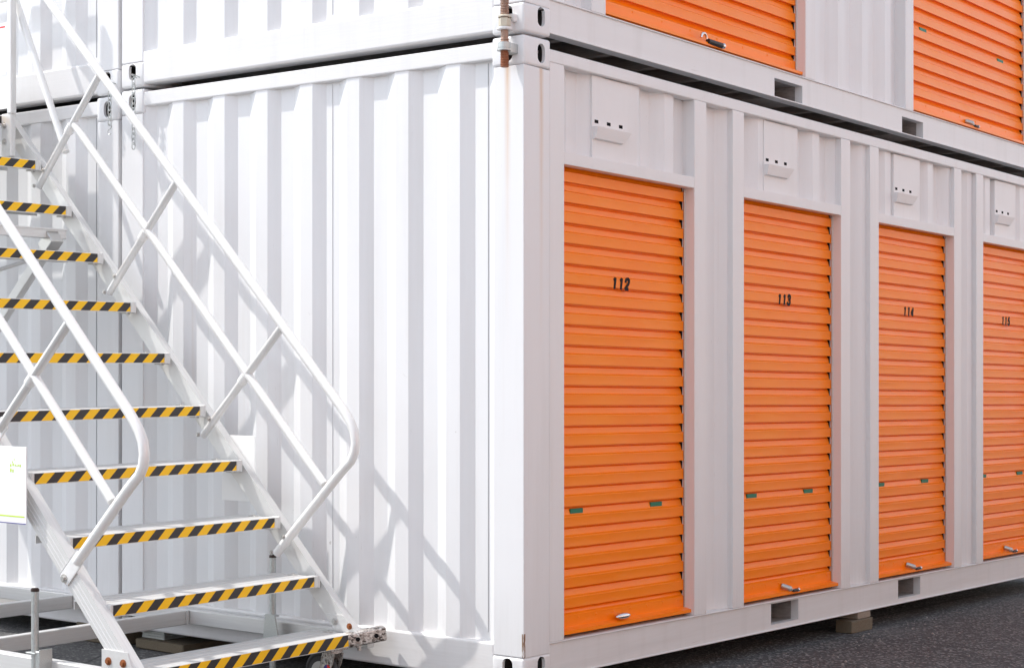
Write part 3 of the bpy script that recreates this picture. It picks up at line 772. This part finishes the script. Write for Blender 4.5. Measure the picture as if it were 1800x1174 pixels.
# steel end tube of the lowest beam
p0 = Vector((-.790, -.185, .137)); p1 = Vector((-.700, -.040, .160)); d = (p1-p0); L = d.length
M4 = Matrix.Translation(p0) @ d.to_track_quat('Y', 'Z').to_matrix().to_4x4()
m = MB(); m.box(-.028, .030, .0, L, -.030, .030, .010, mat=M4, seg=3); et = sobj(m, 'end_tube', M['oldsteel'], p0)
m = MB()
for yy in (.045, .125):
    a = M4 @ Vector((.0295, yy, .0)); b = M4 @ Vector((.0312, yy, .0)); m.cyl(a, b, .0095, 16)
a = M4 @ Vector((-.018, -.0, .0))
sobj(m, 'tube_hole_shade', M['dark'], p0, et)  # dark discs on the tube wall colour in the shade of its holes
m = MB(); m.box(-.792, -.7635, -.183, -.150, .118, .158, .002); sobj(m, 'tube_socket', M['brown'], p0, et)
m = MB(); m.cyl(M4 @ Vector((.01, .05, -.05)), M4 @ Vector((.01, .05, -.03)), .009, 6); m.cyl(M4 @ Vector((.01, .05, -.036)), M4 @ Vector((.01, .05, -.029)), .014, 12); sobj(m, 'bolt', M['oldsteel'], p0, et)
# swivel caster
cxw, cyw = -.800, -.250
m = MB(); m.box(cxw-.045, cxw+.035, cyw-.045, cyw+.055, .105, .112, .002); m.cyl((cxw, cyw, .094), (cxw, cyw, .105), .036, 24, bev=.002)
for dx in (-.025, .02):
    for dy in (-.02, .025): m.cyl((cxw+dx, cyw+dy, .098), (cxw+dx, cyw+dy, .106), .008, 6)
ca = sobj(m, 'caster', M['oldsteel'], (cxw, cyw, .1))
for s_ in (-1, 1):
    m = MB(); yy = cyw+s_*.026
    m.prism([(cxw-.034, .094), (cxw+.034, .094), (cxw+.022, .050), (cxw-.012, -.015), (cxw-.040, -.030), (cxw-.060, -.010), (cxw-.044, .060)], yy-.0025, yy+.0025, 'y')
    sobj(m, 'caster_fork', M['oldsteel'], (cxw, yy, .09), ca)
m = MB(); m.tube([(cxw-.062+.078*math.cos(a), cyw, .006+.078*math.sin(a)) for a in [2*math.pi*k/32 for k in range(32)]], .0125, 12, closed=True)
m.cyl((cxw-.062, cyw-.012, .006), (cxw-.062, cyw+.012, .006), .070, 28, bev=.002); cw_ = sobj(m, 'caster_wheel', M['rubber'], (cxw-.06, cyw, .0), ca)
m = MB(); m.cyl((cxw-.062, cyw-.0165, .006), (cxw-.062, cyw-.0125, .006), .048, 24); sobj(m, 'wheel_disc', M['boltsteel'], (cxw-.06, cyw, .0), cw_)
m = MB(); m.cyl((cxw-.018, cyw-.034, .066), (cxw-.018, cyw-.028, .066), .006, 6); sobj(m, 'bolt', M['steel'], (cxw-.018, cyw, .066), ca)
for a0, a1, mt in ((90, 270, 'navy'), (-90, 90, 'red')):
    m = MB(); cx2, cz2 = cxw-.006, .030
    m.prism([(cx2+.018*math.cos(R(a)), cz2+.018*math.sin(R(a))) for a in range(a0, a1+1, 15)], cyw-.0300, cyw-.0287, 'y'); sobj(m, 'caster_badge', M[mt], (cx2, cyw, cz2), ca)
# levelling posts
def level_post(x, y, ztop, side):
    m = MB(); m.tube([(x, y, -.075), (x, y, ztop)], .0142, 18); m.cyl((x, y, -.085), (x, y, -.075), .05, 20, bev=.002)
    p = sobj(m, 'levelling_post', M['galv'], (x, y, -.08))
    m = MB(); m.cyl((x, y, ztop-.004), (x, y, ztop+.012), .0158, 18, bev=.003); sobj(m, 'post_cap', M['brown'], (x, y, ztop), p)
    m = MB()
    for z in (.185, .09): m.box(x-.034, x+.022, y-.018, y+.018 if side < 0 else y+.018, z-.003, z+.003, .001)
    if side < 0:
        m.box(x+.016, x+.060, y-.012, y+.012, .085, .195, .003); m.box(x+.055, x+.061, y-.025, y+.035, .078, .205, .002)
    else:
        m.prism([(x-.035, .088), (x+.060, .088), (x+.035, .195), (x-.020, .195)], y-.026, y-.017, 'y')
    sobj(m, 'post_clamp', M['galv'], (x, y, .1), p)
level_post(-1.318, -1.345, .420, -1)
level_post(-1.295, -.110, .440, 1)

# signs on the stair sides
def sign(name, x0, x1, z0, z1, y, th, label, front=True):
    root = MB(); root.box(x0, x1, y-th, y, z0, z1, .001); o = root.obj(name, M['sign'], None, (x0, y, z0), shear=False)
    return o
s1 = sign('notice_board', -1.562, -1.351, .672, .968, -1.357, .004, '')
tag(s1, 'white notice board with lime marks on the near side of the stairs', 'sign')
m = MB()
for (u, v, a, h) in ((.112, .218, .007, .010), (.127, .222, .008, .009), (.112, .198, .008, .013), (.126, .197, .007, .011), (.141, .221, .007, .006), (.153, .219, .004, .006), (.160, .222, .009, .005), (.172, .219, .006, .009), (.136, .243, .003, .006), (.124, .233, .005, .006)):
    m.box(-1.562+u, -1.562+u+a, -1.3616, -1.361, .672+v, .672+v+h)
m.obj('lime_marks', M['lime'], s1, (-1.5, -1.361, .9), shear=False)
m = MB(); m.box(-1.552, -1.362, -1.3616, -1.361, .698, .703); m.obj('lime_line', M['lime'], s1, (-1.5, -1.361, .7), shear=False)
m = MB(); m.box(-1.562, -1.352, -1.3618, -1.361, .672, .6755); m.obj('navy_line', M['navy'], s1, (-1.5, -1.361, .67), shear=False)
s2 = sign('notice_board', -1.612, -1.400, .676, .966, -.112, .004, ''); tag(s2, 'blank back of a white board behind the far stringer', 'sign')
s3 = sign('warning_sign', -3.30, -3.022, 2.725, 2.965, -.215, .003, ''); tag(s3, 'pale panel with a red stroke at the top left corner above the steps', 'sign')
m = MB(); m.box(-3.18, -3.055, -.2186, -.218, 2.942, 2.950); m.obj('red_stroke', M['red'], s3, (-3.1, -.218, 2.95), shear=False)

# loose grit washed against the foot of the row
gm = MB(); t = bmesh.new(); rg = random.Random(3)
for k in range(520):
    x = .02 + abs(rg.gauss(0, .55)); y = rg.uniform(.2, 7.5); r_ = rg.choice((.0025, .003, .0035, .005, .007))*rg.uniform(.7, 1.3)
    rot = Matrix.Rotation(rg.uniform(0, 6), 4, 'Z') @ Matrix.Diagonal((1, rg.uniform(.6, 1), rg.uniform(.4, .8), 1))
    b_ = bmesh.ops.create_icosphere(t, subdivisions=1, radius=r_)
    for v in b_['verts']: v.co = rot @ v.co + Vector((x, y, -.0835))
gm._add(t); gr_ = gm.obj('loose_grit', simple('grit', (.30, .28, .26), .9, var=.4, nscale=80), sharp=20); tag(gr_, 'loose pale grit scattered on the asphalt', kind='stuff')

# ------------------------------------------------------------------ pads under the boxes
def pad(name, x0, x1, y0, y1, z0, z1, mat, label, cat, group):
    m = MB(); m.box(x0, x1, y0, y1, z0, z1, .006, seg=2)
    for v in m.bm.verts: v.co += Vector((random.uniform(-.002, .002) for _ in range(3)))
    o = m.obj(name, M[mat], None, ((x0+x1)/2, (y0+y1)/2, z0)); tag(o, label, cat, group); return o
gp = 'pads packed under the containers'
pad('concrete_block', -.09, .004, 2.84, 3.09, -.083, -.018, 'concrete', 'flat concrete block under the side rail below door 113', 'block', gp)
pad('wooden_shim', -.12, -.004, 2.93, 3.08, -.0175, .0195, 'wood', 'thin grey shim on the concrete block below door 113', 'shim', gp)
pad('concrete_block', -2.36, -2.02, .02, .36, -.083, -.035, 'concrete', 'flat concrete block under the left end of the container 112', 'block', gp)
m = MB()
for i in range(4): m.box(-2.36+.004*(i % 2), -2.20, .06, .26, -.034+.0125*i, -.0225+.0125*i, .001)
sh = m.obj('steel_shims', M['galv'], None, (-2.28, .1, -.034)); tag(sh, 'stack of thin steel shims seen through the stair base', 'shim', gp)
pad('concrete_block', -2.78, -2.47, .0, .30, -.083, .010, 'concrete', 'rough concrete block seen through the frame left of the shims', 'block', gp)
